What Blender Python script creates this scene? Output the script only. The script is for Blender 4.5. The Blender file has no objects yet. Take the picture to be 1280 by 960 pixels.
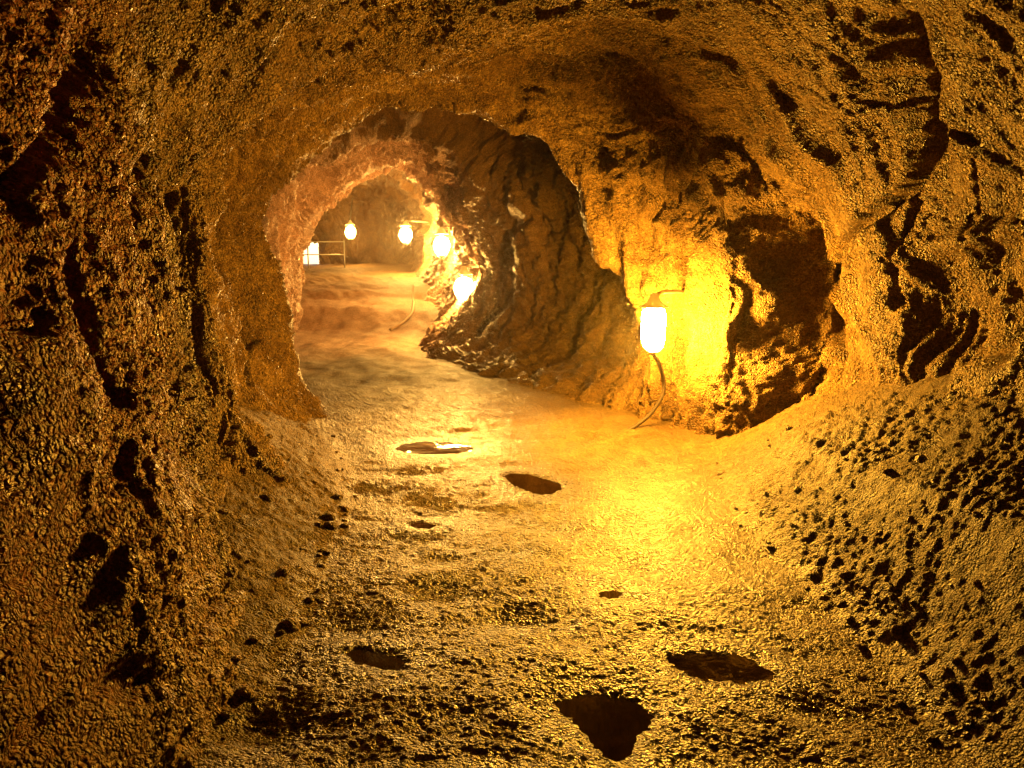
import bpy, math, random
import numpy as np
from mathutils import Vector

# ------------------------------------------------------------------ camera, sky, sun, exposure
sc = bpy.context.scene
CAMZ, F, HOR = 1.5, 1000.0, 320.0            # eye height, focal length and horizon row of a 1280x960 frame
TH = math.atan((480 - HOR) / F)
cd = bpy.data.cameras.new('camera')
cd.sensor_width = 36.0
cd.lens = 36.0 * F / 1280.0
cd.clip_start, cd.clip_end = 0.05, 3000
cam = bpy.data.objects.new('camera', cd)
cam.location = (0, 0, CAMZ)
cam.rotation_euler = (math.radians(90) - TH, 0, 0)
sc.collection.objects.link(cam)
sc.camera = cam

SUN_EL, SUN_AZ = math.radians(34), math.radians(-16)
w = bpy.data.worlds.new('World')
sc.world = w
w.use_nodes = True
nt = w.node_tree
sky = nt.nodes.new('ShaderNodeTexSky')
sky.sky_type = 'NISHITA'
sky.sun_disc = False
sky.sun_elevation = SUN_EL
sky.sun_rotation = SUN_AZ
bg = nt.nodes['Background']
bg.inputs['Strength'].default_value = 0.15
nt.links.new(sky.outputs['Color'], bg.inputs['Color'])
sd = bpy.data.lights.new('sun', 'SUN')
sd.energy, sd.angle, sd.color = 4.0, math.radians(0.5), (1, .95, .88)
so = bpy.data.objects.new('sun', sd)
dirv = Vector((math.sin(SUN_AZ) * math.cos(SUN_EL), math.cos(SUN_AZ) * math.cos(SUN_EL), math.sin(SUN_EL)))
so.rotation_euler = dirv.to_track_quat('Z', 'Y').to_euler()
so.location = (-20, 30, 20)
sc.collection.objects.link(so)

sc.view_settings.view_transform = 'Standard'
sc.view_settings.look = 'None'
sc.view_settings.exposure = 0.0
sc.view_settings.gamma = 1.0
sc.view_settings.use_curve_mapping = False
sc.render.engine = 'CYCLES'
cy = sc.cycles
cy.use_denoising = True
cy.max_bounces, cy.diffuse_bounces, cy.glossy_bounces = 6, 3, 3
cy.adaptive_threshold = .02
cy.sample_clamp_indirect = 6.0
cy.caustics_reflective = False
cy.caustics_refractive = False

LAMP_COL = (1.0, 0.455, 0.035)
LAMP_POWER = 3200.0

# ------------------------------------------------------------------ helpers
random.seed(7)
RNG = np.random.default_rng(11)
f32 = np.float32

def P(px, py, Y):
    """point at depth Y that lies along the sight line of a photograph pixel"""
    a, b = (px - 640) / F, -(py - 480) / F
    fy = math.cos(TH) + b * math.sin(TH)
    fz = -math.sin(TH) + b * math.cos(TH)
    t = Y / fy
    return (a * t, Y, CAMZ + fz * t)

def G(px, py, z=0.0):
    """point on the level z"""
    a, b = (px - 640) / F, -(py - 480) / F
    fy = math.cos(TH) + b * math.sin(TH)
    fz = -math.sin(TH) + b * math.cos(TH)
    t = (z - CAMZ) / fz
    return (a * t, fy * t)

def project(v):
    y = v[..., 1]; z = v[..., 2] - CAMZ
    d = y * math.cos(TH) - z * math.sin(TH)
    up = y * math.sin(TH) + z * math.cos(TH)
    d = np.where(d < .05, .05, d)
    return 640 + F * v[..., 0] / d, 480 - F * up / d, d

def h3(ix, iy, iz, s):
    n = (ix.astype(np.uint32) * np.uint32(374761393) + iy.astype(np.uint32) * np.uint32(668265263)
         + iz.astype(np.uint32) * np.uint32(2147483647) + np.uint32((s * 1274126177) & 0xffffffff))
    n = (n ^ (n >> np.uint32(13))) * np.uint32(1274126177)
    n = (n ^ (n >> np.uint32(16))) * np.uint32(2246822519)
    n = n ^ (n >> np.uint32(15))
    return n

def h3f(ix, iy, iz, s):
    return (h3(ix, iy, iz, s) & np.uint32(0xffffff)).astype(f32) / f32(0xffffff)

def vnoise(p, s=0):
    """value noise, -1..1; p is an array (..., 3)"""
    i = np.floor(p).astype(np.int32); f = (p - i).astype(f32)
    f = f * f * f * (f * (f * 6 - 15) + 10)
    out = 0
    for dx in (0, 1):
        wx = f[..., 0] if dx else 1 - f[..., 0]
        for dy in (0, 1):
            wy = f[..., 1] if dy else 1 - f[..., 1]
            for dz in (0, 1):
                wz = f[..., 2] if dz else 1 - f[..., 2]
                out = out + h3f(i[..., 0] + dx, i[..., 1] + dy, i[..., 2] + dz, s) * (wx * wy * wz)
    return out * 2 - 1

def fbm(p, octs, s=0, gain=.5):
    o, a = 0, 1.0
    for k in range(octs):
        o = o + a * vnoise(p * (2.03 ** k) + 17.3 * k, s + k)
        a *= gain
    return o

def worley(p, s=0):
    """distance to the nearest feature point, about 0..1"""
    i = np.floor(p).astype(np.int32); f = (p - i).astype(f32)
    best = np.full(p.shape[:-1], 9, f32)
    for dx in (-1, 0, 1):
        for dy in (-1, 0, 1):
            for dz in (-1, 0, 1):
                n = h3(i[..., 0] + dx, i[..., 1] + dy, i[..., 2] + dz, s)
                jx = (n & np.uint32(1023)).astype(f32) / 1023
                jy = ((n >> np.uint32(10)) & np.uint32(1023)).astype(f32) / 1023
                jz = ((n >> np.uint32(20)) & np.uint32(1023)).astype(f32) / 1023
                d = (dx + jx - f[..., 0]) ** 2 + (dy + jy - f[..., 1]) ** 2 + (dz + jz - f[..., 2]) ** 2
                best = np.minimum(best, d)
    return np.sqrt(best)

def sstep(a, b, x):
    t = np.clip((x - a) / (b - a), 0, 1)
    return t * t * (3 - 2 * t)

def polydist(px, py, pts):
    d = np.full(px.shape, 1e9, f32)
    tt = np.zeros(px.shape, f32)
    n = len(pts) - 1
    for k in range(n):
        ax, ay = pts[k][:2]; bx, by = pts[k + 1][:2]
        vx, vy = bx - ax, by - ay
        t = np.clip(((px - ax) * vx + (py - ay) * vy) / (vx * vx + vy * vy + 1e-9), 0, 1)
        e = np.hypot(px - ax - t * vx, py - ay - t * vy)
        m = e < d
        d = np.where(m, e, d); tt = np.where(m, (k + t) / n, tt)
    return d, tt

def polysd(px, py, pts):
    """signed distance to a closed outline, negative inside"""
    d, _ = polydist(px, py, list(pts) + [pts[0]])
    ins = np.zeros(px.shape, bool)
    n = len(pts)
    for k in range(n):
        ax, ay = pts[k]; bx, by = pts[(k + 1) % n]
        c = ((ay > py) != (by > py)) & (px < (bx - ax) * (py - ay) / (by - ay + 1e-12) + ax)
        ins ^= c
    return np.where(ins, -d, d)

def grid_mesh(name, V, mat, kind=None, keep=None, parent=None, flip=False):
    """V (n, m, 3) -> one smooth shaded quad grid"""
    n, m = V.shape[:2]
    idx = np.arange(n * m, dtype=np.int32).reshape(n, m)
    q = np.stack([idx[:-1, :-1], idx[1:, :-1], idx[1:, 1:], idx[:-1, 1:]], -1)
    if flip: q = q[..., ::-1]
    q = q.reshape(-1, 4)
    if keep is not None: q = q[keep.reshape(-1)]
    used = np.zeros(n * m, bool); used[q.ravel()] = True
    remap = np.cumsum(used).astype(np.int32) - 1
    q = remap[q]
    co = V.reshape(-1, 3)[used].astype(f32)
    me = bpy.data.meshes.new(name)
    me.vertices.add(len(co)); me.vertices.foreach_set('co', co.ravel())
    me.loops.add(len(q) * 4); me.loops.foreach_set('vertex_index', q.ravel())
    me.polygons.add(len(q))
    me.polygons.foreach_set('loop_start', np.arange(0, len(q) * 4, 4, dtype=np.int32))
    me.polygons.foreach_set('use_smooth', np.ones(len(q), bool))
    me.update(calc_edges=True)
    me.materials.append(mat)
    o = bpy.data.objects.new(name, me)
    sc.collection.objects.link(o)
    if kind: o['kind'] = kind
    if parent: o.parent = parent
    return o

def pydata(name, vs, fs, mat, parent=None, smooth=True):
    me = bpy.data.meshes.new(name)
    me.from_pydata([tuple(v) for v in vs], [], fs)
    if smooth: me.polygons.foreach_set('use_smooth', [True] * len(fs))
    me.update()
    me.materials.append(mat)
    o = bpy.data.objects.new(name, me)
    sc.collection.objects.link(o)
    if parent: o.parent = parent
    return o

def lathe(prof, seg=24):
    vs, fs = [], []
    for r, z in prof:
        for k in range(seg):
            a = 2 * math.pi * k / seg
            vs.append((r * math.cos(a), r * math.sin(a), z))
    for i in range(len(prof) - 1):
        for k in range(seg):
            fs.append((i * seg + k, i * seg + (k + 1) % seg, (i + 1) * seg + (k + 1) % seg, (i + 1) * seg + k))
    return vs, fs

def tube(pts, r, seg=10):
    pts = [Vector(p) for p in pts]
    vs, fs = [], []
    up = Vector((.13, .21, 1)).normalized()
    for i, p in enumerate(pts):
        d = (pts[min(i + 1, len(pts) - 1)] - pts[max(i - 1, 0)]).normalized()
        a = d.cross(up)
        if a.length < .05: a = d.cross(Vector((1, 0, 0)))
        a.normalize(); b = d.cross(a)
        for k in range(seg):
            t = 2 * math.pi * k / seg
            vs.append(p + r * (a * math.cos(t) + b * math.sin(t)))
    n = len(pts)
    for i in range(n - 1):
        for k in range(seg):
            fs.append((i * seg + k, i * seg + (k + 1) % seg, (i + 1) * seg + (k + 1) % seg, (i + 1) * seg + k))
    fs.append(tuple(range(seg - 1, -1, -1))); fs.append(tuple((n - 1) * seg + k for k in range(seg)))
    return vs, fs

def spline(pts, n):
    pts = np.array(pts, float)
    t = np.linspace(0, len(pts) - 1, n)
    return np.stack([pchip(np.arange(len(pts)), pts[:, k], t) for k in range(3)], -1)

def pchip_slopes(x, y):
    h = np.diff(x)[(...,) + (None,) * (y.ndim - 1)]
    dl = np.diff(y, axis=0) / h
    m = np.zeros_like(y)
    a, b = dl[:-1], dl[1:]
    with np.errstate(divide='ignore', invalid='ignore'):
        hm = 2 * a * b / (a + b)
    m[1:-1] = np.where(a * b > 0, hm, 0)
    m[0], m[-1] = dl[0], dl[-1]
    return m

def pchip(x, y, xi):
    x = np.asarray(x, float); y = np.asarray(y, float)
    m = pchip_slopes(x, y)
    k = np.clip(np.searchsorted(x, xi, side='right') - 1, 0, len(x) - 2)
    h = (x[k + 1] - x[k]); t = (xi - x[k]) / h
    sh = (...,) + (None,) * (y.ndim - 1)
    t, h = t[sh], h[sh]
    return ((2 * t ** 3 - 3 * t ** 2 + 1) * y[k] + (t ** 3 - 2 * t ** 2 + t) * h * m[k]
            + (-2 * t ** 3 + 3 * t ** 2) * y[k + 1] + (t ** 3 - t ** 2) * h * m[k + 1])

def catmull(y, ui):
    """smooth curve through control points on axis 1, y (n, c, 3)"""
    c = y.shape[1]
    m = np.zeros_like(y)
    m[:, 1:-1] = (y[:, 2:] - y[:, :-2]) * .5
    m[:, 0] = y[:, 1] - y[:, 0]; m[:, -1] = y[:, -1] - y[:, -2]
    k = np.clip(np.floor(ui).astype(int), 0, c - 2); t = (ui - k)[None, :, None]
    return ((2 * t ** 3 - 3 * t ** 2 + 1) * y[:, k] + (t ** 3 - 2 * t ** 2 + t) * m[:, k]
            + (-2 * t ** 3 + 3 * t ** 2) * y[:, k + 1] + (t ** 3 - t ** 2) * m[:, k + 1])

# ------------------------------------------------------------------ materials
class NT:
    def __init__(s, name):
        s.m = bpy.data.materials.new(name); s.m.use_nodes = True
        s.t = s.m.node_tree; s.b = s.t.nodes['Principled BSDF']
    def n(s, t, **k):
        o = s.t.nodes.new(t)
        for a, v in k.items():
            if a in o.inputs.keys(): o.inputs[a].default_value = v
            else: setattr(o, a, v)
        return o
    def l(s, a, b): s.t.links.new(a, b)
    def noise(s, vec, scale, detail=4, rough=.6):
        o = s.n('ShaderNodeTexNoise', Scale=scale, Detail=detail, Roughness=rough); s.l(vec, o.inputs['Vector']); return o.outputs['Fac']
    def ramp(s, fac, stops):
        o = s.n('ShaderNodeValToRGB'); e = o.color_ramp.elements
        while len(e) < len(stops): e.new(.5)
        for k, (p, c) in enumerate(stops):
            e[k].position = p; e[k].color = tuple(c) + (1,) if len(c) == 3 else c
        s.l(fac, o.inputs['Fac']); return o.outputs['Color']
    def mix(s, fac, a, b, mode='MIX'):
        o = s.n('ShaderNodeMix', data_type='RGBA', blend_type=mode)
        if isinstance(fac, (int, float)): o.inputs[0].default_value = fac
        else: s.l(fac, o.inputs[0])
        for v, i in ((a, 6), (b, 7)):
            if isinstance(v, tuple): o.inputs[i].default_value = v + (1,)
            else: s.l(v, o.inputs[i])
        return o.outputs[2]
    def math(s, op, a, b=0.0, clamp=False):
        o = s.n('ShaderNodeMath', operation=op, use_clamp=clamp)
        for v, i in ((a, 0), (b, 1)):
            if isinstance(v, (int, float)): o.inputs[i].default_value = v
            else: s.l(v, o.inputs[i])
        return o.outputs[0]
    def mapr(s, v, a, b, c, d):
        o = s.n('ShaderNodeMapRange'); s.l(v, o.inputs[0])
        for k, x in enumerate((a, b, c, d)): o.inputs[k + 1].default_value = x
        return o.outputs[0]

def rock_material(name, tones, pink, red=None, rough=(.32, .66), fine=1.0, damp=False, spec=.22):
    g = NT(name)
    pos = g.n('ShaderNodeNewGeometry').outputs['Position']
    big = g.noise(pos, 1.1, 5, .6)
    mid = g.noise(pos, 9, 6, .65)
    fin = g.noise(pos, 55, 5, .7)
    col = g.ramp(g.math('ADD', g.math('MULTIPLY', big, .5), g.math('MULTIPLY', mid, .5)),
                 [(.30, tones[0]), (.48, tones[1]), (.66, tones[2])])
    sep = g.n('ShaderNodeSeparateXYZ'); g.l(pos, sep.inputs[0])
    # the reddish, oxidised lava farther down the tube
    far = g.mapr(g.math('ADD', sep.outputs['Y'], g.math('MULTIPLY', big, 5.0)), 13.0, 16.0, 0, 1)
    fade = g.mapr(sep.outputs['Y'], 20, 25, 1, .25)
    col = g.mix(g.math('MULTIPLY', far, fade), col, pink)
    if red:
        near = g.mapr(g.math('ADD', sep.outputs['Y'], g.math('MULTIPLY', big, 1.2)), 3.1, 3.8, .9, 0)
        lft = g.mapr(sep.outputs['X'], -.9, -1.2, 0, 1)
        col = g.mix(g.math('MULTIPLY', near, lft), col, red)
    cell = g.n('ShaderNodeTexVoronoi', Scale=90.0 * fine); g.l(pos, cell.inputs['Vector'])
    cs = g.n('ShaderNodeSeparateColor'); g.l(cell.outputs['Color'], cs.inputs[0])
    dark = g.math('MULTIPLY', g.mapr(fin, .36, .62, .55, 1.15), g.mapr(cs.outputs[0], 0, 1, .55, 1.25))
    v = g.n('ShaderNodeHueSaturation'); g.l(col, v.inputs['Color']); g.l(dark, v.inputs['Value'])
    col = v.outputs['Color']
    ro = g.mapr(mid, .3, .7, rough[0], rough[1])
    if damp:
        ro = g.math('ADD', ro, g.mapr(sep.outputs['Y'], 7, 10, 0, .28))
        bk = g.n('ShaderNodeAttribute', attribute_name='bank').outputs['Fac']     # bare lava beside the trodden grit
        v0 = g.n('ShaderNodeHueSaturation', Value=.72, Saturation=1.08); g.l(col, v0.inputs['Color'])
        col = g.mix(bk, col, v0.outputs['Color']); ro = g.math('ADD', ro, g.math('MULTIPLY', bk, .2))
        att = g.n('ShaderNodeAttribute', attribute_name='damp').outputs['Fac']
        wet = g.math('MULTIPLY', att, g.mapr(fin, .3, .6, 1.0, .55), True)
        v2 = g.n('ShaderNodeHueSaturation', Value=.30, Saturation=1.1); g.l(col, v2.inputs['Color'])
        col = g.mix(wet, col, v2.outputs['Color'])
        lo = g.mapr(fin, .3, .7, .16, .4)
        mx = g.n('ShaderNodeMix', data_type='FLOAT'); g.l(wet, mx.inputs[0]); g.l(ro, mx.inputs[2]); g.l(lo, mx.inputs[3]); ro = mx.outputs[0]
    g.l(col, g.b.inputs['Base Color'])
    g.l(ro, g.b.inputs['Roughness'])
    g.b.inputs['Specular IOR Level'].default_value = spec
    # fine relief: beads and broken grains of mixed size
    nz = g.n('ShaderNodeTexNoise', Scale=22.0, Detail=1.0); g.l(pos, nz.inputs['Vector'])
    off = g.n('ShaderNodeVectorMath', operation='MULTIPLY_ADD'); g.l(nz.outputs['Color'], off.inputs[0])
    off.inputs[1].default_value = (.030, .030, .030); g.l(pos, off.inputs[2])
    vor = g.n('ShaderNodeTexVoronoi', Scale=66.0 * fine); g.l(off.outputs[0], vor.inputs['Vector'])
    vor2 = g.n('ShaderNodeTexVoronoi', Scale=130.0 * fine); g.l(off.outputs[0], vor2.inputs['Vector'])
    patch = g.mapr(g.noise(pos, 5.5, 3, .6), .38, .62, .45, 1.2)
    hgt = g.math('ADD', g.math('MULTIPLY', g.math('MULTIPLY', vor.outputs['Distance'], patch), -.024 / fine),
                 g.math('ADD', g.math('MULTIPLY', vor2.outputs['Distance'], -.010 / fine), g.math('MULTIPLY', g.noise(pos, 45 * fine, 2, .5), .012 / fine)))
    bp = g.n('ShaderNodeBump', Strength=1.0, Distance=1.0); g.l(hgt, bp.inputs['Height'])
    g.l(bp.outputs['Normal'], g.b.inputs['Normal'])
    return g.m

TONES = ((.050, .024, .008), (.14, .080, .027), (.28, .18, .070))
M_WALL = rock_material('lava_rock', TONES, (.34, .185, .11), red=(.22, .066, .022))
M_FLOOR = rock_material('lava_grit', ((.075, .041, .015), (.155, .095, .038), (.26, .177, .08)), (.32, .18, .105), rough=(.30, .56), fine=1.3, damp=True, spec=.26)

def simple(name, col, rough=.5, metal=0.0, bump=0.0, scale=60):
    g = NT(name)
    pos = g.n('ShaderNodeNewGeometry').outputs['Position']
    n = g.noise(pos, scale, 5, .65)
    c = g.mix(n, tuple(x * .7 for x in col), tuple(min(1, x * 1.25) for x in col))
    g.l(c, g.b.inputs['Base Color'])
    g.l(g.mapr(n, .3, .7, max(0, rough - .08), rough + .1), g.b.inputs['Roughness'])
    g.b.inputs['Metallic'].default_value = metal
    if bump:
        bp = g.n('ShaderNodeBump', Strength=1.0, Distance=bump); g.l(n, bp.inputs['Height'])
        g.l(bp.outputs['Normal'], g.b.inputs['Normal'])
    return g.m

def water(name, scale, dist, rough=.03):
    g = NT(name)
    p = g.n('ShaderNodeNewGeometry').outputs['Position']
    b = g.n('ShaderNodeBump', Strength=1.0, Distance=dist)
    g.l(g.noise(p, scale, 2, .5), b.inputs['Height']); g.l(b.outputs['Normal'], g.b.inputs['Normal'])
    g.l(g.ramp(g.noise(p, 12, 4, .6), [(.3, (.012, .006, .003)), (.7, (.030, .015, .006))]), g.b.inputs['Base Color'])
    g.b.inputs['Roughness'].default_value = rough
    g.b.inputs['IOR'].default_value = 1.5
    return g.m
M_WATER = water('puddle_water', 7, .0005)
M_SWELL = water('wavy_water', 3.5, .022)
M_RIPPLE = water('rippled_water', 4, .016, .07)
M_IRON = simple('weathered_iron', (.22, .20, .18), .5, .8, .001)
M_CREASE = simple('crease_shade', (.025, .014, .009), .7, .1, .001)  # near-black colour stands in for the shade in the rib crease
M_DULL = simple('dusty_cable', (.20, .12, .07), .8)
M_PIPE = simple('galvanised_pipe', (.36, .33, .29), .45, .7, .0006)
M_HOOD = NT('opal_hood')
_t = M_HOOD.n('ShaderNodeBsdfTranslucent'); _t.inputs['Color'].default_value = (.80, .75, .65, 1)
_x = M_HOOD.n('ShaderNodeMixShader'); _x.inputs[0].default_value = .25
M_HOOD.b.inputs['Base Color'].default_value = (.7, .65, .55, 1)
M_HOOD.l(M_HOOD.b.outputs[0], _x.inputs[1]); M_HOOD.l(_t.outputs[0], _x.inputs[2]); M_HOOD.l(_x.outputs[0], M_HOOD.t.nodes['Material Output'].inputs['Surface'])
M_HOOD = M_HOOD.m
M_FERN = simple('fern_green', (.06, .11, .03), .55)
M_SOIL = simple('outside_soil', (.12, .09, .06), .9, 0, .02, 12)

def glow_material(name, strength, col):
    g = NT(name)
    e = g.n('ShaderNodeEmission', Strength=strength); e.inputs['Color'].default_value = col + (1,)
    g.l(e.outputs[0], g.t.nodes['Material Output'].inputs['Surface'])
    return g.m

# ------------------------------------------------------------------ the tube: rings of control points down its length
# order on a ring: left foot, low, middle, upper, ceiling left, top, ceiling right, right upper, middle, low, right foot
def ring(Y, xz): return [(x, Y, z) for x, z in xz]

R = []
N = []      # how many rows of faces up to the next ring
def add(n, pts): R.append(pts); N.append(n)

add(12, ring(-9, [(-1.6, -.5), (-2.0, .5), (-2.2, 1.3), (-1.9, 2.2), (-1.1, 2.9), (0, 3.2), (1.1, 2.9), (2.0, 2.3), (2.4, 1.5), (2.3, .7), (1.9, -.5)]))
add(30, ring(0, [(-1.1, -.5), (-1.4, .5), (-1.55, 1.3), (-1.45, 2.2), (-1.0, 2.85), (0, 3.2), (1.1, 3.1), (2.1, 2.4), (2.5, 1.5), (2.4, .8), (2.0, -.5)]))
add(190, ring(2.0, [(-.75, -.5), (-1.06, .5), (-1.2, 1.3), (-1.22, 2.2), (-.9, 2.85), (0, 3.15), (1.1, 3.1), (2.05, 2.5), (2.45, 1.55), (2.4, .8), (2.0, -.5)]))
add(95, ring(4.0, [(-1.1, -.5), (-1.48, .45), (-1.68, 1.3), (-1.72, 2.15), (-1.15, 2.8), (0, 3.1), (1.15, 3.05), (2.05, 2.5), (2.45, 1.6), (2.4, .8), (2.1, -.5)]))
add(75, [(-1.2, 4.75, -.5), (-1.58, 4.75, .45), (-1.76, 4.7, 1.3), (-1.84, 4.8, 2.15)] + ring(5.2, [(-1.28, 2.76), (-.2, 3.05), (.9, 3.03), (1.9, 2.55), (2.38, 1.7), (2.42, .8), (2.1, -.5)]))
add(45, ring(5.7, [(-1.75, -.5), (-2.15, .45), (-2.42, 1.3), (-2.30, 2.12)]) + ring(6.15, [(-1.45, 2.72), (-.5, 2.97), (.6, 2.97)]) + ring(6.26, [(1.48, 2.55), (2.46, 1.62), (2.50, .75), (2.1, -.5)]))
add(40, ring(6.45, [(-1.5, -.5), (-2.08, .45), (-2.44, 1.3), (-2.32, 2.1), (-1.55, 2.70), (-.6, 2.95), (.5, 2.92)]) + ring(6.40, [(1.38, 2.52), (1.69, 1.55), (1.73, .75), (1.7, -.5)]))
add(60, ring(6.95, [(-1.5, -.5), (-2.08, .45), (-2.42, 1.3), (-2.34, 2.08), (-1.7, 2.62), (-.8, 2.92), (.3, 2.82), (1.08, 2.36), (1.53, 1.6), (1.60, .75), (1.45, -.5)]))
add(24, [(-1.52, 7.6, -.5), P(374, 462, 7.6), P(336, 340, 7.6), P(319, 262, 7.6), P(375, 193, 7.6), P(478, 138, 7.6), P(620, 160, 7.6), P(700, 215, 7.6), P(752, 312, 7.6), P(806, 420, 7.5), (1.2, 7.5, -.5)])
add(36, ring(8.2, [(-2.4, -.5), (-2.7, .5), (-3.0, 1.4), (-2.9, 2.2), (-2.3, 3.0), (-1.0, 3.65), (.3, 3.55), (1.2, 2.8), (1.42, 1.6), (1.2, .55), (.6, -.10)]))
add(36, ring(10.0, [(-2.9, -.5), (-3.2, .5), (-3.45, 1.4), (-3.3, 2.3), (-2.7, 3.1), (-1.4, 3.8), (-.1, 3.65), (.72, 2.7), (1.0, 1.4), (.60, .32), (-.35, -.07)]))
add(12, [(-3.5, 11.7, -.5), (-3.75, 11.7, .5), P(322, 300, 11.8), P(316, 246, 11.8), P(380, 160, 11.8), P(480, 108, 11.8), P(610, 125, 11.7), (.02, 11.6, 2.65), (.20, 11.6, 1.4), (-.18, 11.6, .32), (-1.1, 11.6, -.07)])
add(130, [(-3.7, 12.4, -.5), (-3.95, 12.4, .5), P(327, 300, 12.5), P(324, 254, 12.5), P(392, 193, 12.4), P(475, 176, 12.4), P(556, 192, 12.3), (-.45, 12.3, 2.35), (-.05, 12.2, 1.35), (-.42, 12.2, .32), (-1.35, 12.2, -.07)])
add(16, [(-4.4, 16, -.5), P(370, 354, 16.0), P(376, 315, 16.0), P(388, 270, 15.6), P(432, 231, 15.2), P(478, 200, 15.0), P(532, 207, 14.6), P(566, 255, 14.2), P(592, 318, 13.9), P(596, 352, 13.8), (-1.7, 13.8, -.2)])
add(80, [(-4.9, 17.4, -.5), P(372, 350, 17.6), P(366, 315, 17.6), P(378, 262, 17.2), P(424, 212, 17), P(485, 182, 17), P(548, 205, 16.6), P(584, 258, 16.2), P(602, 310, 15.6), P(601, 345, 15.4), (-1.6, 15.2, -.2)])
add(16, [(-5.6, 20, 0.0), P(378, 345, 20), P(378, 312, 20), P(397, 268, 20), P(438, 234, 20), P(484, 208, 20), P(525, 224, 20), P(550, 258, 19.8), P(567, 300, 19.6), P(562, 335, 19.6), P(535, 385, 19.4)])
add(70, [(-6.8, 22, 0.1), P(370, 345, 22), P(364, 312, 22), P(385, 262, 22), P(432, 222, 22), P(484, 196, 22), P(530, 214, 22), P(558, 256, 21.6), P(566, 300, 21.2), P(560, 332, 21), P(530, 375, 20.8)])
add(36, [(-9.5, 26, 0.2), P(330, 350, 26), P(322, 310, 26), P(352, 258, 26), P(425, 226, 26), P(480, 213, 26), P(514, 232, 26), P(532, 262, 26), P(538, 296, 26), P(532, 324, 26), P(505, 360, 26)])
add(24, [(-11, 30, 0.2), P(318, 350, 30), P(312, 310, 30), P(340, 262, 30), P(418, 236, 30), P(476, 226, 30), P(506, 242, 30), P(520, 268, 30), P(527, 300, 30), P(522, 325, 30), P(500, 355, 30)])
add(70, [(-10, 32.6, 0.5), P(340, 345, 32.6), P(335, 310, 32.6), P(356, 272, 32.6), P(420, 250, 32.6), P(470, 243, 32.6), P(495, 255, 32.6), P(508, 275, 32.6), P(514, 302, 32.6), P(510, 322, 32.6), P(492, 348, 32.6)])
_c = np.array(P(450, 420, 33.2))
R.append([tuple(_c + .05 * (np.array(p) - np.array(P(450, 420, 32.6)))) for p in R[-1]])

R = np.array(R, float)
vs_i = np.concatenate([np.linspace(k, k + 1, n, endpoint=False) for k, n in enumerate(N)] + [[len(R) - 1.0]])
NU = 940
us_i = np.linspace(0, 10, NU)
base = catmull(pchip(np.arange(len(R)), R, vs_i), us_i)

def grid_normals(V):
    dv = np.gradient(V, axis=0); du = np.gradient(V, axis=1)
    n = np.cross(du, dv)
    return n / (np.linalg.norm(n, axis=-1, keepdims=True) + 1e-9)

nrm = grid_normals(base)
for _ in range(2):          # even the directions out at the sharp lips
    nrm[1:-1] = (nrm[:-2] + 2 * nrm[1:-1] + nrm[2:]) / 4
nrm /= np.linalg.norm(nrm, axis=-1, keepdims=True) + 1e-9
mid = np.array([0, 4.0, 1.5])
k0 = np.argmin(np.abs(base[:, 470, 1] - 4))
if np.dot(nrm[k0, 470], mid - base[k0, 470]) < 0: nrm = -nrm

ppx, ppy, pd = project(base)
Yb = base[..., 1].astype(f32)
Bf = base.astype(f32)
disp = np.zeros(Yb.shape, f32)
near = sstep(1.0, 2.0, Yb) * (1 - sstep(7.4, 7.7, Yb))
calm = .45 + .55 * sstep(2.3, 3.6, Yb)

# broad swells and hollows: centre, half widths, turn, height towards the room (metres), depth range
SWELLS = [
    (215, 430, 60, 120, -8, .06), (150, 330, 50, 90, 5, .05), (330, 420, 40, 170, -6, .05), (60, 520, 70, 120, 0, .05), (15, 370, 36, 40, 0, -.04), (0, 240, 40, 40, 0, -.03),
    (95, 110, 26, 120, 12, -.05), (250, 580, 20, 46, 6, -.07), (290, 632, 20, 26, 0, -.08), (160, 850, 30, 22, 0, -.06), (200, 140, 110, 160, 25, .08),
    (170, 700, 50, 110, 12, .05), (370, 600, 40, 60, 0, .05),
    (870, 400, 32, 120, 0, .05), (960, 300, 50, 40, 0, -.04), (900, 270, 60, 22, -8, -.05), (860, 170, 120, 16, -6, -.04), (800, 215, 100, 14, -5, .07), (690, 120, 80, 12, -5, -.05), (760, 60, 90, 40, 0, -.05),
    (960, 210, 90, 60, 25, .03), (1095, 350, 36, 100, 3, .05), (1160, 390, 26, 55, 0, -.17), (1235, 400, 45, 60, 0, -.16), (1240, 250, 40, 120, 0, -.12), (1200, 300, 60, 14, -15, .10),
    (1150, 120, 30, 120, -8, -.14), (1220, 100, 40, 120, 0, .08), (1030, 120, 70, 120, 12, .07), (1140, 500, 40, 30, 20, -.12),
]
for cx, cyy, rx, ry, rot, amp in SWELLS:
    a = math.radians(rot); dx, dy = ppx - cx, ppy - cyy
    u_ = (dx * math.cos(a) + dy * math.sin(a)) / rx; v_ = (-dx * math.sin(a) + dy * math.cos(a)) / ry
    q = u_ * u_ + v_ * v_
    disp += (amp * np.exp(-np.minimum(q, 30) ** 1.4 * .9) * near).astype(f32)

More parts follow.
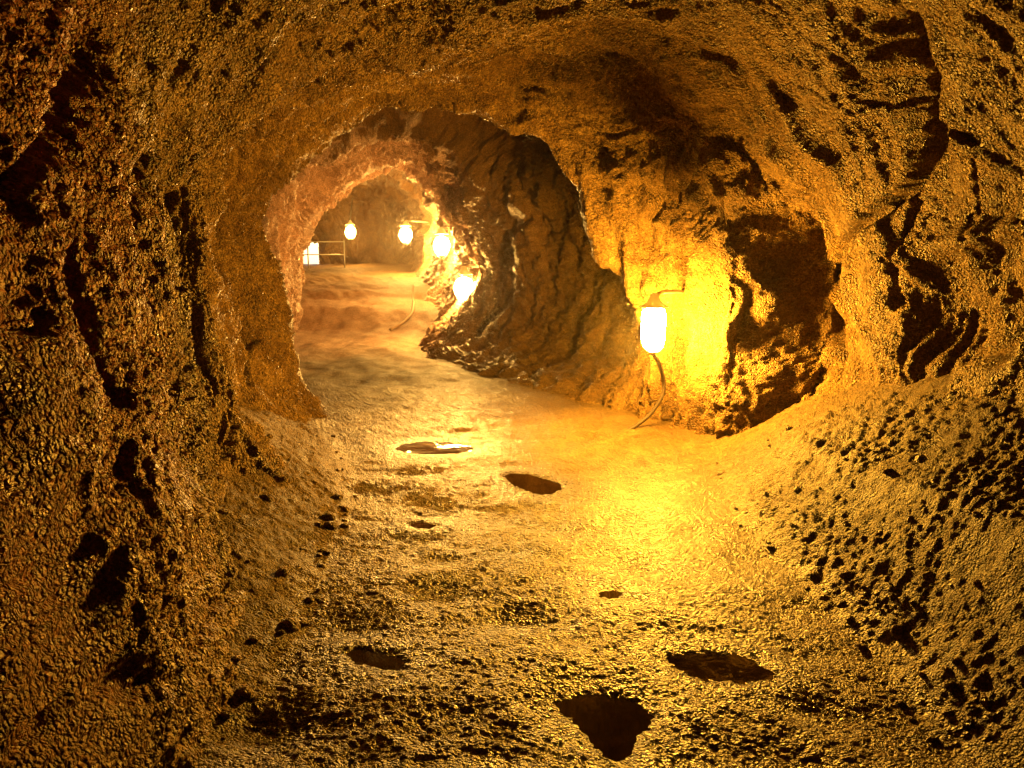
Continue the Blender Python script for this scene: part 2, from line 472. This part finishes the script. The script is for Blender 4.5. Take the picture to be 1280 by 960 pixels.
# cracks and overhanging edges: line, half width, depth
CRACKS = [
    ([(83, 285), (88, 340), (98, 410), (125, 470), (160, 525)], .015, .10), ([(165, 520), (150, 570), (140, 640), (122, 720), (105, 790)], .010, .015),
    ([(120, 0), (112, 90), (70, 160), (40, 215), (0, 240)], .03, .08), ([(0, 405), (40, 415), (50, 380)], .02, .06),
    ([(1122, -20), (1135, 60), (1152, 130), (1148, 180), (1130, 238), (1085, 280), (1050, 340), (1046, 420), (1048, 490), (1085, 540), (1100, 575)], .028, .15),
    ([(1132, 240), (1128, 310), (1120, 400)], .014, .09), ([(1193, 190), (1192, 245), (1196, 280)], .014, .08),
    ([(1175, 132), (1195, 150), (1215, 180)], .016, .06), ([(1180, 540), (1170, 590), (1130, 625)], .05, .12),
    ([(70, 880), (40, 915), (0, 950)], .014, .05), ([(690, 150), (760, 175), (850, 160), (930, 150)], .012, .05),
    ([(290, 150), (270, 200), (262, 260), (275, 330), (300, 420), (302, 500)], .02, .07),
    ([(305, 150), (272, 230), (262, 320), (290, 420), (302, 520), (288, 600)], .030, .10),
    ([(215, 200), (196, 270), (192, 350), (230, 450), (242, 540)], .026, .07), ([(340, 290), (350, 400), (372, 480), (398, 530)], .022, .05),
    ([(240, 330), (275, 400), (296, 470)], .020, .03), ([(165, 120), (142, 220), (140, 300), (178, 420), (200, 520)], .024, .06),
    ([(330, 120), (300, 180), (290, 260)], .02, .05), ([(420, 60), (350, 130), (318, 200)], .02, .04),
    ([(300, 150), (285, 180)], .012, .05), ([(360, 520), (355, 600), (330, 690), (270, 760), (235, 830)], .015, .05),
    ([(240, 640), (225, 690), (170, 800)], .012, .04),
]
wob = fbm(Bf * 9, 3, 90) * .02
crk = np.zeros(Yb.shape, f32)
for pts, hw, dep in CRACKS:
    dpx, tt = polydist(ppx, ppy, pts)
    dm = dpx * pd / F + wob * .8
    taper = np.clip(np.minimum(tt, 1 - tt) * 8, .25, 1)
    crk += (dep * taper * np.exp(-(np.maximum(dm, 0) / (hw * taper)) ** 2) * near).astype(f32)

# rock relief
rowlen = np.concatenate([[0], np.cumsum(np.linalg.norm(np.diff(base[:, 450], axis=0), axis=-1))]).astype(f32)
collen = np.concatenate([np.zeros((len(base), 1)), np.cumsum(np.linalg.norm(np.diff(base, axis=1), axis=-1), axis=1)], 1).astype(f32)
UV = np.stack([np.broadcast_to(rowlen[:, None], collen.shape), collen, np.zeros_like(collen)], -1)
warp = fbm(Bf * 1.6, 2, 5)
UVw = UV.copy(); UVw[..., 0] += warp * .25
flow = fbm(UVw * np.array([2.4, .6, 1], f32), 4, 20)                 # drapery that runs down the walls
ridg = 1 - np.abs(fbm(UVw * np.array([11, 2.4, 1], f32) + 5, 2, 26))
rnear = sstep(1.2, 1.7, Bf[..., 0]) * (1 - sstep(5.6, 6.2, Yb))
rough_zone = sstep(-.35, .35, fbm(Bf * 1.3, 3, 33)) * (1 - .6 * rnear)
midn = fbm(Bf * 3.2, 3, 40)
beads = 1 - worley(UVw * np.array([50, 36, 1], f32) + np.stack([warp, warp, Bf[..., 2] * 0], -1), 50) * 1.15
beads2 = 1 - worley(Bf * 13 + warp[..., None], 57) * 1.1
fine = fbm(Bf * 26, 3, 63)
farf = sstep(7.5, 9, Yb)
disp += (flow * (.06 + .06 * sstep(3, 4, Yb)) * (1 - .6 * farf) + (ridg - .6) * .042 * (1 - .95 * rnear) + midn * .045 * (1 - .55 * rnear)) * calm
disp += (beads - .45) * (.014 + .016 * rough_zone) * (1 + .45 * sstep(.2, -.6, Bf[..., 0]) * near - .1 * rnear) * (1 - .4 * farf)
disp += (beads2 - .45) * (.008 + .020 * rough_zone) * (.9 + .4 * farf)
disp += fine * .010 * (1 + .6 * farf - .5 * rnear)
# stalactite-like teeth and lumps on the farther walls
hi = sstep(.9, 1.9, Bf[..., 2]) * .75 + .25
disp += farf * (fbm(Bf * np.array([2.2, 1.4, 2.2], f32), 4, 71) * .10 + (np.abs(fbm(UVw * np.array([3.0, 1.2, 1], f32), 3, 75)) - .25) * .13) * hi
# lumpy foot of the left wall
low = (1 - sstep(.15, .75, Bf[..., 2])) * near
disp += low * ((beads2 - .4) * .012 + fbm(Bf * 6, 3, 82) * .012)

# big rough blocks on the rib beside the lamp and in the recess next to it
ribz = sstep(6.40, 6.5, Yb) * (1 - sstep(7.3, 7.6, Yb)) * sstep(.6, 1.2, Bf[..., 0])
disp += ribz * (fbm(Bf * 4, 3, 160) * .02 + fbm(Bf * np.array([12, 12, 2.5], f32), 3, 164) * .055)
disp += farf * (fbm(Bf * 5, 3, 170) * .035 + (.5 - worley(Bf * 3.3, 175)) * .05 * hi)
disp += sstep(24, 27, Yb) * (fbm(Bf * 1.1, 4, 180) * .22)
left_near = (Bf[..., 0] < 0) & (Yb < 7.4)
disp = np.where(left_near & (disp < -.06), -.06 + (disp + .06) * .25, disp)
disp -= crk
V = base + nrm * disp[..., None]
row_end = vs_i >= len(R) - 2.0
V[-1] = V[-1].mean(0)

# the way out, in the left side near the far end
fc = (V[:-1, :-1] + V[1:, 1:]) / 2
exit_cut = (fc[..., 1] > 29.4) & (fc[..., 1] < 33.15) & (fc[..., 0] < -.2385 * fc[..., 1]) & (fc[..., 2] > .6) & (fc[..., 2] < 2.02)
keepW = ~exit_cut
cutL, cutR = 376, 583
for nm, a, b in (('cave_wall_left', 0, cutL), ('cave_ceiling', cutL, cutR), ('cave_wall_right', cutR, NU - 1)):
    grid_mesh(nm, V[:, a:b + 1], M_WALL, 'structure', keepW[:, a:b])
# closing rock behind the photographer
_o = pydata('cave_wall_back', list(V[0, ::20]), [tuple(range(len(V[0, ::20])))], M_WALL, smooth=False); _o['kind'] = 'structure'

# ------------------------------------------------------------------ floor
PUD = {   # outlines of the standing water
    'far bright': [(490, 559), (510, 552), (555, 551), (598, 557), (590, 565), (545, 568), (505, 566)],
    'middle': [(622, 592), (650, 589), (684, 597), (706, 604), (700, 615), (672, 619), (645, 608)],
    'small': [(742, 741), (760, 735), (786, 737), (780, 747), (758, 749)],
    'right': [(824, 822), (850, 812), (900, 810), (945, 820), (976, 845), (945, 854), (890, 852), (850, 842)],
    'left': [(424, 817), (450, 808), (490, 812), (512, 824), (500, 840), (480, 834), (450, 830)],
    'front': [(680, 878), (720, 862), (780, 866), (826, 895), (800, 925), (776, 955), (750, 945), (725, 910)],
    'sliver': [(505, 655), (528, 651), (552, 656), (535, 661)],
}
def rounded(pl):
    for _ in range(3):
        q = []
        for i in range(len(pl)):
            a, b = np.array(pl[i]), np.array(pl[(i + 1) % len(pl)])
            q += [tuple(a * .75 + b * .25), tuple(a * .25 + b * .75)]
        pl = q
    return pl
PUDG = {k: rounded([G(*p) for p in v]) for k, v in PUD.items()}
DIPS = [(560, 740, 60, 16, .03), (530, 640, 60, 16, .035), (460, 790, 90, 30, .03), (640, 772, 90, 20, .022), (800, 702, 60, 14, .025),
        (520, 590, 60, 8, .02), (700, 655, 80, 12, .015), (1000, 880, 60, 20, .015), (330, 910, 90, 30, .03), (640, 690, 60, 10, .015), (470, 610, 50, 10, .02), (930, 810, 90, 24, .02)]

Ys = np.concatenate([np.linspace(-9, 1.2, 24, endpoint=False), np.exp(np.linspace(math.log(1.2), math.log(2.2), 24, endpoint=False)),
                     1 / np.linspace(1 / 2.2, 1 / 9.0, 430, endpoint=False), 1 / np.linspace(1 / 9.0, 1 / 34, 190)])
ky = [-9, 0, 2, 4, 6.2, 7.6, 8.2, 10, 12, 14, 17, 20, 26, 34]
kl = [-2.6, -1.9, -1.8, -2.1, -2.5, -2.8, -3.2, -3.9, -4.4, -5.0, -5.8, -7.0, -12, -13]
kr = [2.9, 2.8, 2.9, 2.9, 2.9, 2.0, 1.8, 1.4, .6, .2, .2, .2, -.8, -2.0]
xl, xr = pchip(ky, kl, Ys), pchip(ky, kr, Ys)
FX = 620
uu = np.linspace(0, 1, FX)
X = xl[:, None] + (xr - xl)[:, None] * uu
Y = np.broadcast_to(Ys[:, None], X.shape).copy()

def floor_base(X, Y):
    Yc = Y + .10 * (X + 3.4) ** 2
    z = .38 * sstep(16.2, 17.8, Yc) + .10 * sstep(20.4, 20.9, Yc) + .42 * sstep(18.5, 25, Y) + .28 * sstep(24, 32, Y)
    # rubble bank under the right wall
    xb = pchip([-9, 0, 2.8, 3.5, 4.0, 5.4, 6.6, 7.4, 9], [1.32, 1.32, 1.32, 1.30, 1.28, 1.38, 1.62, 1.9, 3], np.clip(Y, -9, 9))
    sl = pchip([-9, 0, 3, 5, 6.4, 7.2, 9], [.6, .62, .62, .62, .55, .2, 0], np.clip(Y, -9, 9))
    t = np.maximum(X - xb, 0)
    z = z + sl * (t * t / (t + .22))
    z = z + .09 * np.clip(6.4 - Y, 0, 6) * np.clip(t / .5, 0, 1) ** 2 * sstep(-2, 1, Y)
    # spill of broken rock at the foot of the left wall
    xe = pchip([-9, 0, 2.6, 4.7, 6.0, 7.2, 9], [-1.0, -.8, -.82, -.95, -1.25, -1.7, -2.6], np.clip(Y, -9, 9))
    t2 = np.maximum(xe - X, 0) * (1 - sstep(7.5, 9, Y))
    z = z + .6 * t2 * t2 / (t2 + .2)
    return z, t, t2

Z, bt, lt = floor_base(X, Y)
FP = np.stack([X, Y, Z], -1).astype(f32)
und = fbm(FP * 1.5, 3, 101) * .018 + fbm(FP * 5, 3, 105) * .006
rub = np.clip(bt / .18, 0, 1) + np.clip(lt / .3, 0, 1)
grit = (.5 - worley(FP * 38, 110)) * .004 + fbm(FP * 60, 2, 112) * .003 + fbm(FP * 17, 2, 113) * .0022
grit = grit * (1 - sstep(8, 11, Y))
Z = Z + und * (1 - .5 * sstep(12, 15, Y)) + grit * (1 - .3 * np.clip(rub, 0, 1))
lump = (1 - worley(FP * np.array([17, 14, 12], f32) + fbm(FP * 3, 2, 120)[..., None] * .7, 121) * 1.2)
lump2 = (1 - worley(FP * 34 + .4, 125) * 1.2)
Z = Z + np.clip(rub, 0, 1) * (((lump - .3) * .023 + (lump2 - .3) * .015) * (.55 + .9 * sstep(-.3, .4, fbm(FP * 2.2, 2, 127))) + fbm(FP * 11, 3, 128) * .006)
# lava ropes running down the bank
Z = Z + np.clip(bt / .3, 0, 1) * fbm(np.stack([X * .8 + Y * .3, Y * 3.5 + X * 1.5, X * 0], -1).astype(f32), 3, 131) * .018
# low wavy ledges across the rising floor at the far end
ff = sstep(15, 17, Y)
Z = Z + ff * (fbm(FP * np.array([.9, 1.6, .5], f32), 4, 140) * .06)

Z = Z + sstep(8, 10, Y) * (fbm(FP * np.array([3, 2, 1], f32), 2, 145) * .03)
damp = np.zeros_like(X)
wobx = fbm(FP * 9, 3, 150) * .010
for cx, cyy, rx, ry, dep in DIPS:
    gx, gy = G(cx, cyy)
    d0 = gy
    sx = rx * d0 / F
    sy = (G(cx, cyy - ry)[1] - G(cx, cyy + ry)[1]) / 2
    q = ((X - gx) / sx) ** 2 + ((Y - gy) / sy) ** 2
    e = np.exp(-np.minimum(q, 30))
    Z = Z - dep * e
    damp = np.maximum(damp, e * .9)
for k, pl in PUDG.items():
    s = polysd(X, Y, pl) + wobx
    d_ = np.array(pl)[:, 1].mean()
    sc_ = .08 + .012 * d_
    flat = 1 - sstep(.02, .10 + .03 * d_, s)
    Z = Z * (1 - flat) + flat * (und * .12 + grit * .7 + .002)
    Z = Z - .024 * (1 - sstep(-sc_, sc_ * .5, s))
    skirt = np.exp(-(np.maximum(s + wobx * 2, 0) / (.09 + .03 * d_)) ** 2)
    damp = np.maximum(damp, skirt)
flo = grid_mesh('cave_floor', np.stack([X, Y, Z], -1), M_FLOOR, 'structure', flip=True)
at = flo.data.attributes.new('damp', 'FLOAT', 'POINT')
at.data.foreach_set('value', damp.astype(f32).ravel())
at = flo.data.attributes.new('bank', 'FLOAT', 'POINT')
at.data.foreach_set('value', np.clip(np.clip(bt / .3, 0, 1) + np.clip(lt / .22, 0, 1), 0, 1).astype(f32).ravel())

def floor_z(x, y):
    i = int(np.argmin(np.abs(Ys - y))); j = int(np.clip((x - xl[i]) / (xr[i] - xl[i]) * (FX - 1), 0, FX - 1))
    return float(Z[i, j])

# ------------------------------------------------------------------ puddles
PLAB = {
    'far bright': 'puddle glinting with bright lamp reflections in the middle of the path',
    'middle': 'brown two-lobed puddle on the path below the large wall lamp',
    'small': 'tiny dark brown puddle in pale gritty floor',
    'right': 'oval puddle reflecting a yellow lit wall on one half',
    'left': 'dark irregular puddle near the rubble at the foot of the left wall',
    'front': 'large dark tapering puddle, biggest on the cave floor',
    'sliver': 'thin sliver of water in a shadowed damp hollow',
}
for k, pl in PUDG.items():
    a = np.array(pl); c = a.mean(0)
    e = c + (a - c) * (1.35 if k != 'sliver' else 1.15)
    n = len(e)
    me = []
    for i in range(n):
        p0, p1 = e[i], e[(i + 1) % n]
        for t in np.linspace(0, 1, 1, endpoint=False): me.append(p0 + (p1 - p0) * t)
    lev = -.006
    vsx = [(p[0] - c[0], p[1] - c[1], 0) for p in me]
    o = pydata('puddle', vsx, [tuple(range(len(vsx)))], M_RIPPLE if k == 'far bright' else M_SWELL if k == 'right' else M_WATER, smooth=False)
    if o.data.polygons[0].normal.z < 0:
        o.data.flip_normals()
    o.location = (c[0], c[1], lev)
    o['kind'] = 'structure'; o['label'] = PLAB[k]; o['category'] = 'puddle'; o['group'] = 'puddles on the cave floor'

# ------------------------------------------------------------------ loose stones in the rubble
def stone_mesh(seed):
    import bmesh
    bm = bmesh.new(); bmesh.ops.create_icosphere(bm, subdivisions=2, radius=1)
    rg = np.random.default_rng(seed)
    co = np.array([v.co for v in bm.verts], f32)
    d = 1 + .28 * fbm(co * 1.1 + seed * 7.7, 3, seed) 
    for _ in range(7):
        nn = rg.normal(size=3); nn /= np.linalg.norm(nn)
        h = rg.uniform(.55, .9); pr = co @ nn
        d = np.where(pr * d > h, h / np.maximum(pr, 1e-3), d)
    co = co * d[:, None] * np.array([1, .8, .62])
    for v, c in zip(bm.verts, co): v.co = c
    me = bpy.data.meshes.new('stone'); bm.to_mesh(me); bm.free()
    me.polygons.foreach_set('use_smooth', [True] * len(me.polygons))
    me.materials.append(M_WALL)
    return me
STONES = [stone_mesh(s) for s in range(8)]
def put_stone(x, y, s, sink=.35):
    o = bpy.data.objects.new('stone', random.choice(STONES))
    sc.collection.objects.link(o)
    o.location = (x, y, floor_z(x, y) + s * (.6 - sink) * .5)
    o.scale = (s, s * random.uniform(.8, 1.2), s * random.uniform(.8, 1.1))
    o.rotation_euler = (random.uniform(-.4, .4), random.uniform(-.4, .4), random.uniform(0, 6.28))
    o.parent = flo
    return o
cnt = 0
while cnt < 70:
    y = 1 / random.uniform(1 / 6.2, 1 / 2.3)
    xb = float(pchip([-9, 0, 2.8, 3.5, 4.0, 5.4, 6.6, 7.4, 9], [1.32, 1.32, 1.32, 1.30, 1.28, 1.38, 1.62, 1.9, 3], np.array([y]))[0])
    x = xb + abs(random.gauss(.05, .28))
    if x > 2.2: continue
    put_stone(x, y, random.choice([.012, .016, .02, .028, .04]) * random.uniform(.8, 1.3), .6); cnt += 1
cnt = 0
while cnt < 45:
    y = 1 / random.uniform(1 / 6.6, 1 / 2.3)
    xe = float(pchip([-9, 0, 2.6, 4.7, 6.0, 7.2, 9], [-1.0, -.8, -.82, -.95, -1.25, -1.7, -2.6], np.array([y]))[0])
    x = xe - abs(random.gauss(.08, .2))
    if x < xe - .6: continue
    put_stone(x, y, random.choice([.014, .018, .024, .034, .045]) * random.uniform(.8, 1.3), .6); cnt += 1

# ------------------------------------------------------------------ lamps
def wall_lamp(loc, wall, label, scale=1.0, power=LAMP_POWER, crease_tube=None, col=(1.0, .52, .10), globe=True):
    """jar lamp: box and cap above, glass jar, wire guard, wall arm"""
    root = bpy.data.objects.new('wall_lamp', None)
    sc.collection.objects.link(root)
    root.location = loc
    root['label'] = label; root['category'] = 'lamp'; root['group'] = 'lamps along the tunnel wall'
    s = scale
    mg = glow_material('lamp_glass', power, col)
    vs, fs = lathe([(.001, -.155 * s), (.035 * s, -.15 * s), (.062 * s, -.125 * s), (.074 * s, -.08 * s), (.076 * s, .06 * s), (.072 * s, .09 * s), (.060 * s, .108 * s), (.044 * s, .115 * s), (.001, .116 * s)])
    if globe:
        vs, fs = lathe([(max(.001, .10 * s * math.sin(t)), -.02 * s - .115 * s * math.cos(t)) for t in np.linspace(0, math.pi, 15)])
    pydata('glass', vs, fs, mg, root)
    vs, fs = lathe([(.001, .117 * s), (.088 * s, .117 * s), (.090 * s, .121 * s), (.066 * s, .136 * s), (.038 * s, .160 * s), (.028 * s, .19 * s), (.02 * s, .205 * s), (.001, .207 * s)])
    pydata('hood', vs, fs, M_HOOD, root)
    vs, fs = lathe([(.001, -.185 * s), (.012 * s, -.18 * s), (.02 * s, -.165 * s), (.03 * s, -.157 * s), (.001, -.157 * s)], 12)
    pydata('finial', vs, fs, M_IRON, root)
    for k in range(4):
        a = math.pi / 4 + k * math.pi / 2
        c_, s_ = math.cos(a) * (1.25 if globe else 1), math.sin(a) * (1.25 if globe else 1)
        pts = [(.084 * s * c_, .084 * s * s_, .125 * s), (.088 * s * c_, .088 * s * s_, .0), (.084 * s * c_, .084 * s * s_, -.10 * s), (.05 * s * c_, .05 * s * s_, -.152 * s), (.012 * s * c_, .012 * s * s_, -.17 * s)]
        vs, fs = tube(spline(pts, 12), .0022 * s, 6)
        pydata('guard_wire', vs, fs, M_IRON, root)
    wv = Vector(wall) - Vector(loc)
    pts = [(0, 0, .19 * s), tuple(wv * .3 + Vector((0, 0, .205 * s))), tuple(wv * .7 + Vector((0, 0, .20 * s))), tuple(wv * 1.15 + Vector((0, 0, .19 * s)))]
    vs, fs = tube(spline(pts, 16), .013 * s, 8)
    pydata('wall_arm', vs, fs, M_PIPE, root)
    if crease_tube:
        vs, fs = tube(spline([tuple(Vector(p) - Vector(loc)) for p in crease_tube], 40), .014 * s, 8)
        pydata('crease_tube', vs, fs, M_CREASE, root)  # dark tube added to imitate the shaded crease below the lamp
    return root

def Pv(px, py, Y): return Vector(P(px, py, Y))
def wall_at(px, py):
    """first wall point near a sight line (used to hang lamps on the rock)"""
    x_, y_, d_ = project(V)
    e = (x_ - px) ** 2 + (y_ - py) ** 2
    m = np.argmin(e + 4 * d_)
    return V.reshape(-1, 3)[m]

L1 = Pv(817, 408, 6.46)
wall_lamp(L1, L1 + Vector((.34, .62, 0)), 'large glowing jar lamp on the bright rock rib, dark tube in place of a shaded crease down to the floor',
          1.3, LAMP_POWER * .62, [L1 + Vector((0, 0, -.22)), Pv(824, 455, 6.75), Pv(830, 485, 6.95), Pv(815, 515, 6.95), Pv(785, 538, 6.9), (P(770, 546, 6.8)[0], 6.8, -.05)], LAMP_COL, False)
L2 = Pv(580, 358, 13.9)
wall_lamp(L2, L2 + Vector((.35, .3, 0)), 'glowing lamp beyond the first arch, low beside the dark shaded wall', 1.7, LAMP_POWER * .26)
L3 = Pv(552, 305, 19.0)
wall_lamp(L3, L3 + Vector((.4, .3, 0)), 'glowing lamp above the pale bench, on the pinkish right wall', 1.9, LAMP_POWER * .24)
L4 = Pv(507, 292, 25.0)
wall_lamp(L4, L4 + Vector((.6, .3, 0)), 'glowing lamp against the yellow lit wall near the far end', 1.9, LAMP_POWER * .36)
L5 = Pv(438, 289, 30.0)
wall_lamp(L5, L5 + Vector((-.2, 1.5, .8)), 'glowing lamp hanging before the dark end wall next to the daylight opening', 1.9, LAMP_POWER * .12)

# ------------------------------------------------------------------ things near the way out
# cable that drops down the face of the bench
def cable_pt(px, py, Y, lift=.03):
    x, y, z = P(px, py, Y)
    return (x, y, floor_z(x, y) + lift)
cp = [cable_pt(516, 352, 21.5), cable_pt(516, 365, 20), cable_pt(517, 380, 18.5), cable_pt(514, 396, 17.2), cable_pt(502, 406, 16.4), cable_pt(488, 411, 16.0)]
vs, fs = tube(spline(cp, 40), .03, 8)
o = pydata('cable', vs, fs, M_DULL)
o['label'] = 'pale cable running down over the pinkish bench to the path'; o['category'] = 'cable'

rt = bpy.data.objects.new('railing', None); sc.collection.objects.link(rt)
rt['label'] = 'thin metal railing across the daylight opening at the far end'; rt['category'] = 'railing'
x0, x1, yr = -8.6, -6.0, 29.0
zb = 1.0
rt.location = (x0, yr, zb)
for k in range(3):
    xx = (x1 - x0) * k / 2
    vs, fs = tube([(xx, 0, -.2), (xx, 0, 1.05)], .025, 8); pydata('post', vs, fs, M_PIPE, rt)
for zz in (.55, 1.0):
    vs, fs = tube([(0, 0, zz), (x1 - x0, 0, zz)], .018, 8); pydata('rail', vs, fs, M_PIPE, rt)

# ground and ferns outside
gx, gy = np.meshgrid(np.linspace(-34, -11.6, 30), np.linspace(16, 60, 30), indexing='ij')
og = grid_mesh('ground', np.stack([gx, gy, .55 + .05 * np.sin(gx * 1.7) * np.cos(gy)], -1), M_SOIL, 'structure')

# thin volume added to imitate lens glow around the lamps
g = NT('glow_haze')
g.t.nodes.remove(g.b)
pv = g.n('ShaderNodeVolumePrincipled', Density=.0006, Anisotropy=.92)
pv.inputs['Color'].default_value = (.95, .93, .90, 1)
g.l(pv.outputs[0], g.t.nodes['Material Output'].inputs['Volume'])
a, b = (-36, -11, -1.6), (6, 62, 6)
vs = [(x, y, z) for x in (a[0], b[0]) for y in (a[1], b[1]) for z in (a[2], b[2])]
hz = pydata('haze', vs, [(0, 1, 3, 2), (4, 6, 7, 5), (0, 4, 5, 1), (2, 3, 7, 6), (0, 2, 6, 4), (1, 5, 7, 3)], g.m, smooth=False)
hz['kind'] = 'stuff'; hz['label'] = 'added thin haze imitating lens glow around the lamps'; hz['category'] = 'haze'
